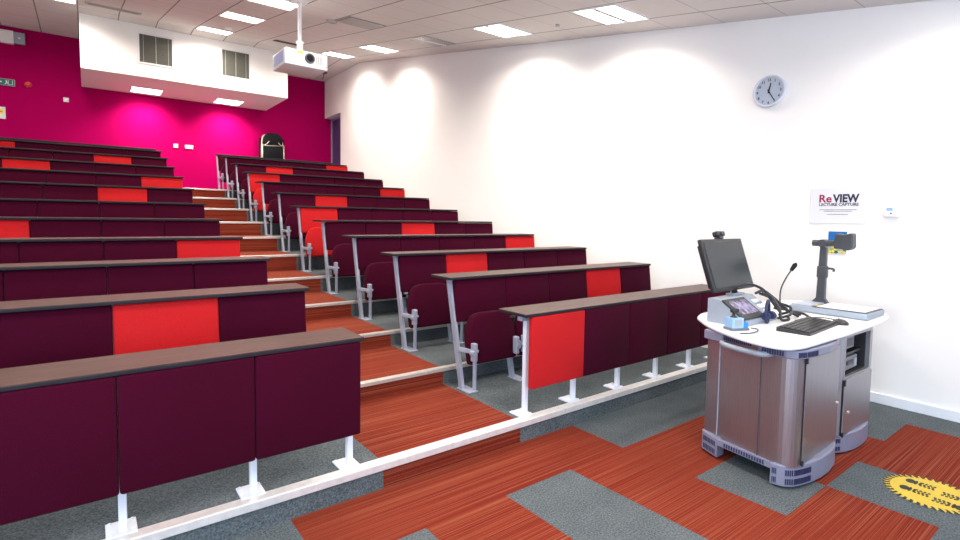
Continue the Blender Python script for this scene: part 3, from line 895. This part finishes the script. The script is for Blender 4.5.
# slot strips on the mouldings
def strip(p0, p1, z0, z1, n, mt='navy_rubber'):
    mb = MB(); a = Vector((p0[0] - LX, p0[1] - LY, 0)); b_ = Vector((p1[0] - LX, p1[1] - LY, 0)); d = b_ - a
    ang = math.atan2(d.y, d.x)
    for j in range(n):
        c = a + d * ((j + .5) / n); hw = d.length / n * .27
        mb.box(-hw, hw, -.0025, .0025, z0, z1, mt, T=Matrix.Translation(c) @ Matrix.Rotation(ang, 4, 'Z'))
    return mb
def strips(segs, name='vent_slots'):
    for (p0, p1, z0, z1, n) in segs: strip(p0, p1, z0, z1, n).build(name, parent=le)
strips([((2.2845, 1.255), (2.2870, 1.23), .028, .060, 3), ((2.2845, 1.255), (2.2870, 1.23), .078, .11, 3),
        ((2.3015, 1.192), (2.337, 1.1615), .028, .060, 4), ((2.3015, 1.192), (2.337, 1.1615), .078, .11, 4),
        ((2.34, 1.160), (2.40, 1.1405), .028, .060, 5), ((2.34, 1.160), (2.40, 1.1405), .078, .11, 5),
        ((2.40, 1.1405), (2.475, 1.124), .028, .060, 6), ((2.40, 1.1405), (2.475, 1.124), .078, .11, 6),
        ((2.296, 1.30), (2.331, 1.56), .100, .124, 16),
        ((2.342, 1.615), (2.388, 1.72), .03, .060, 8), ((2.342, 1.615), (2.388, 1.72), .08, .11, 8),
        ((3.022, 1.186), (3.06, 1.170), .03, .055, 2), ((3.022, 1.186), (3.06, 1.170), .08, .105, 2)])
# collar under the worktop
lobe(L((2.27, 1.35), (2.262, 1.20), (2.285, 1.15), (2.34, 1.128), (2.45, 1.112), (2.60, 1.105), (2.75, 1.118), (2.86, 1.16), (2.86, 1.30), (2.36, 1.36)), .745, .795, name='collar')
lobe(L((2.352, 1.60), (2.37, 1.60), (2.45, 1.66), (2.45, 1.745), (2.395, 1.745)), .735, .795, name='collar')
strips([((2.2605, 1.33), (2.2605, 1.21), .755, .783, 9), ((2.287, 1.1475), (2.34, 1.1265), .755, .783, 5), ((2.345, 1.1255), (2.45, 1.1105), .755, .783, 8), ((2.295, 1.40), (2.325, 1.58), .765, .785, 14)])
# handle rail on the end
hp = [(2.36, 1.60), (2.31, 1.58), (2.275, 1.52), (2.255, 1.45), (2.245, 1.38), (2.25, 1.32), (2.30, 1.29)]
mb = MB(); mb.tube(spline([(a - LX, b_ - LY, .745) for a, b_ in hp]), .017, 'silver_plastic', 10); mb.build('handle', parent=le)
# worktop
topo = L((2.60, 1.92), (2.45, 1.78), (2.35, 1.66), (2.265, 1.52), (2.21, 1.41), (2.18, 1.30), (2.18, 1.215), (2.215, 1.162), (2.32, 1.130), (2.905, 1.115), (3.55, 1.120), (3.81, 1.147), (4.00, 1.23), (4.10, 1.35), (4.12, 1.50), (4.10, 1.80), (3.98, 1.94), (3.80, 1.98), (2.75, 1.98))
topo = round_poly(topo, .05, 4)
mb = MB(); mb.prism(topo, .800, .826, 'worktop_white', .012, 3); mb.build('worktop', parent=le)
WT = .827

# control unit wedge with touch panel
cu_ = empty('control_unit', (2.75, 1.665, WT), 'silver sloped control unit with touch screen on the lectern below the monitor', 'control unit', rz=0)
mb = MB()
prof = [(-.12, 0), (.12, 0), (.12, .155), (.05, .155), (-.12, .035)]
mb.prism(prof, -.255, .205, 'silver_plastic', axis='X'); mb.build('housing', parent=cu_)
sa = math.atan2(.12, .17)
TT = Matrix.Translation((0, -.12, .035)) @ Matrix.Rotation(sa, 4, 'X')
mb = MB(); mb.box(-.250, .030, .006, .19, 0, .012, 'dark_plastic', .004, 1, T=TT); mb.build('bezel', parent=cu_)
mb = MB(); mb.box(-.215, .0, .045, .165, .012, .0145, 'touch_screen', T=TT); mb.build('touch_screen', parent=cu_)
mb = MB()
for j in range(3):
    for i in range(2): mb.box(.10 + i * .05, .135 + i * .05, .03 + j * .05, .06 + j * .05, 0, .006, 'white_gloss', T=TT)
mb.build('button', parent=cu_)

# monitor
mo = empty('monitor', (2.80, 1.80, WT + .155), 'black flat monitor with a webcam on top, tilted back above the control unit', 'monitor')
MT = Matrix.Translation((2.760 - 2.80, 1.735 - 1.80, 1.024 - WT - .155)) @ Matrix.Rotation(-.323, 4, 'X')
mb = MB(); mb.box(-.27, .27, 0, .030, 0, .362, 'dark_plastic', .006, 2, T=MT); mb.box(-.24, .24, .033, .06, .03, .33, 'dark_plastic', .01, 2, T=MT); mb.build('case', parent=mo)
mb = MB(); mb.box(-.250, .250, -.003, .001, .026, .340, 'screen_glass', T=MT); mb.build('screen', parent=mo)
mb = MB(); mb.box(-.06, .10, -.06, -.005, .0, .012, 'silver_plastic', .003, 1); mb.tube([(0.02, -.03, .01), (.02, .01, .10), (0.0, .06, .20)], .02, 'dark_plastic', 10); mb.box(-.05, .09, .045, .075, .14, .24, 'dark_plastic', .005, 1); mb.build('stand', parent=mo)
wc = empty('webcam', (2.80, 1.80, WT + .155), 'small black webcam clipped on top of the monitor', 'webcam')
WT_ = MT @ Matrix.Translation((0.0, .012, .362))
mb = MB(); mb.box(-.05, .05, -.022, .022, .018, .055, 'dark_plastic', .008, 2, T=WT_); mb.build('body', parent=wc)
mb = MB(); mb.cyl(WT_ @ Vector((0, -.022, .036)), WT_ @ Vector((0, -.028, .036)), .013, mat='lens_glass'); mb.build('lens', parent=wc)
mb = MB(); mb.box(-.022, .022, -.018, .03, .0, .02, 'charcoal_plastic', .003, 1, T=WT_); mb.build('clip', parent=wc)

# pale blue holder with a small camera on it
hb = empty('card_holder', (2.40, 1.545, WT), 'pale blue plastic holder with small black camera at the lectern edge', 'holder', rz=math.radians(-22)); hb.scale = (.74, .74, .9)
mb = MB(); mb.box(-.085, .085, -.055, .055, 0, .016, 'device_grey', .003, 1); mb.build('foot', parent=hb)
mb = MB(); mb.box(-.08, .03, -.05, .05, .016, .085, 'pale_blue_plastic', .004, 1); mb.box(.03, .075, -.05, .05, .016, .055, 'bright_blue', .004, 1); mb.box(-.06, .01, -.052, -.05, .03, .075, 'silver_plastic'); mb.build('box', parent=hb)
mb = MB(); mb.cyl((-.03, 0, .085), (-.03, 0, .10), .03, .012, 'dark_plastic'); mb.cyl((-.03, 0, .10), (-.03, 0, .118), .012, mat='dark_plastic'); mb.box(-.055, .01, -.02, .02, .115, .145, 'dark_plastic', .008, 2); mb.build('camera', parent=hb)
mb = MB(); mb.tube(spline([(2.49, 1.50, WT + .006), (2.49, 1.46, WT + .006), (2.42, 1.43, WT + .006), (2.34, 1.43, WT + .006), (2.28, 1.46, WT + .006)]), .0035, 'dark_plastic')
tag(mb.build('cable'), 'thin black cable running from the pale blue holder over the worktop edge', 'cable')

# tangled cables / headset
mb = MB()
cs = [[(2.86, 1.80, 1.0), (2.93, 1.76, 1.03), (3.02, 1.70, .99), (3.08, 1.66, .90), (3.12, 1.62, .83)],
      [(2.95, 1.72, .97), (3.02, 1.70, .985), (3.10, 1.66, .93), (3.17, 1.60, .85), (3.24, 1.56, .806)],
      [(3.0, 1.70, .97), (3.06, 1.66, .94), (3.04, 1.60, .87), (3.0, 1.57, .81), (3.06, 1.55, .806), (3.13, 1.58, .81)],
      [(3.05, 1.74, .96), (3.11, 1.69, .93), (3.18, 1.66, .88), (3.27, 1.62, .82), (3.33, 1.58, .806)],
      [(3.02, 1.60, .81), (3.10, 1.56, .83), (3.20, 1.58, .84), (3.30, 1.55, .82), (3.27, 1.50, .806)],
      [(3.12, 1.64, .90), (3.2, 1.60, .87), (3.25, 1.62, .83), (3.2, 1.66, .81), (3.12, 1.63, .82)]]
for c in cs: mb.tube(spline(c), .009, 'dark_plastic')
tag(mb.build('cable_bundle', loc=(-.09, -.07, .032)), 'tangle of thick black cables lying on the lectern between monitor and microphone', 'cables')
hs = empty('headset', (2.775, 1.50, WT), 'dark navy headset leaning upright in front of the cable tangle', 'headset')
mb = MB()
mb.tube([(math.cos(a) * .045, .03 + .01 * math.cos(a), .075 + math.sin(a) * .073) for a in [PI * 2 * j / 24 for j in range(25)]], .009, 'navy_rubber')
mb.build('headband', parent=hs)
for s in (-1, 1):
    MB().cyl((s * .045, .02, .05), (s * .045 - s * .018, .02, .05), .028, .024, 'navy_rubber', 20).build('ear_cup', parent=hs)

# gooseneck microphone
mi_ = empty('microphone', (3.43, 1.72, WT), 'slim black gooseneck microphone rising from the lectern top', 'microphone')
mb = MB(); mb.cyl((0, 0, 0), (0, 0, .02), .05, .045, 'dark_plastic', 24); mb.build('base', parent=mi_)
mb = MB(); mb.tube(spline([(0, 0, .02), (-.02, 0, .08), (-.01, 0, .16), (.06, -.005, .24), (.13, -.01, .295)]), .0055, 'dark_plastic'); mb.build('gooseneck', parent=mi_)
mb = MB(); mb.cyl((.13, -.01, .295), (.175, -.015, .33), .013, .018, 'black_vinyl', 16); mb.cyl((.175, -.015, .33), (.19, -.016, .342), .018, .010, 'black_vinyl', 16); mb.build('windshield', parent=mi_)

# keyboard
kb = empty('keyboard', (2.845, 1.312, WT), 'black computer keyboard on the white worktop', 'keyboard', rz=math.radians(3.5))
mb = MB(); mb.prism([(-.092, 0), (.092, 0), (.092, .024), (-.092, .011)], -.270, .270, 'dark_plastic', .003, 1, axis='X'); mb.build('case', parent=kb)
mb = MB(); ka = math.atan2(.014, .20); KT = Matrix.Translation((0, -.092, .011)) @ Matrix.Rotation(ka, 4, 'X') @ Matrix.Diagonal((.90, .92, 1, 1))
for r_ in range(6):
    y = .012 + r_ * .030
    x = -.288
    ci = 0
    while x < .285:
        w = .027
        if r_ == 0 and -.20 < x < -.05: w = .14
        if not (.125 < x < .14) :
            mb.box(x, min(x + w, .29), y, y + .024, 0, .009, 'black_key', T=KT)
        x += w + .004
mb.build('keys', parent=kb)
ms = empty('mouse', (3.185, 1.25, WT), 'black computer mouse to the right of the keyboard', 'mouse', rz=math.radians(-60))
bm2 = bmesh.new(); bmesh.ops.create_uvsphere(bm2, u_segments=24, v_segments=14, radius=1)
for q in list(bm2.verts):
    q.co = Vector((q.co.x * .046 * (1 - .12 * q.co.y), q.co.y * .075, max(q.co.z, 0) * .030 * (1 - .25 * q.co.y)))
mb = MB(); mb._merge(bm2, 'dark_plastic', None, True); mb.build('shell', parent=ms)
MB().cyl((-.004, .038, .018), (.004, .038, .018), .010, mat='charcoal_plastic').build('scroll_wheel', parent=ms)
mb = MB(); mb.tube(spline([(3.27, 1.30, WT + .006), (3.29, 1.38, WT + .005), (3.20, 1.45, WT + .005), (3.0, 1.45, WT + .005)]), .003, 'dark_plastic')
tag(mb.build('cable'), 'thin black mouse cable curving back behind the keyboard', 'cable')

# document camera
dc = empty('document_camera', (3.625, 1.42, WT), 'grey document camera on a flat silver base at the right of the lectern', 'document camera')
mb = MB()
mb.box(-.18, .175, -.245, .25, .002, .044, 'silver_plastic', .005, 2); mb.build('base', parent=dc)
mb = MB(); mb.box(-.17, .17, -.238, .10, .043, .048, 'charcoal_plastic', .001, 1); mb.build('stage_rim', parent=dc)
mb = MB(); mb.box(-.135, .155, -.218, .08, .047, .051, 'worktop_white'); mb.build('stage', parent=dc)
mb = MB(); mb.box(-.16, .16, .11, .242, .043, .052, 'silver_steel', .002, 1); mb.box(-.08, -.03, .102, .112, .047, .052, 'sign_yellow'); mb.build('control_panel', parent=dc)
px_ = .110
mb = MB(); mb.prism([(.085, .045), (.205, .045), (.170, .085), (.160, .475), (.116, .475), (.112, .085)], px_ - .020, px_ + .020, 'charcoal_plastic', .004, 1, axis='X')
mb.box(px_ - .024, px_ + .024, .106, .172, .24, .33, 'charcoal_plastic', .006, 2)
mb.build('column', parent=dc)
mb = MB(); mb.cyl((px_, .215, .505), (px_, -.04, .508), .024, mat='charcoal_plastic', n=20); mb.cyl((px_ - .04, .14, .505), (px_ + .04, .14, .505), .03, mat='charcoal_plastic', n=20); mb.build('arm', parent=dc)
mb = MB(); mb.prism(round_poly([(.065, .465), (.06, .585), (-.00, .575), (-.055, .592), (-.06, .475), (-.02, .455), (.02, .47)], .02, 4), px_ - .040, px_ + .040, 'charcoal_plastic', .008, 2, axis='X'); mb.build('camera_head', parent=dc)
mb = MB(); mb.tube(spline([(px_ - .03, .115, .315), (px_ - .03, .06, .315), (px_ - .03, .055, .295)]), .008, 'charcoal_plastic'); mb.build('lamp_knob', parent=dc)
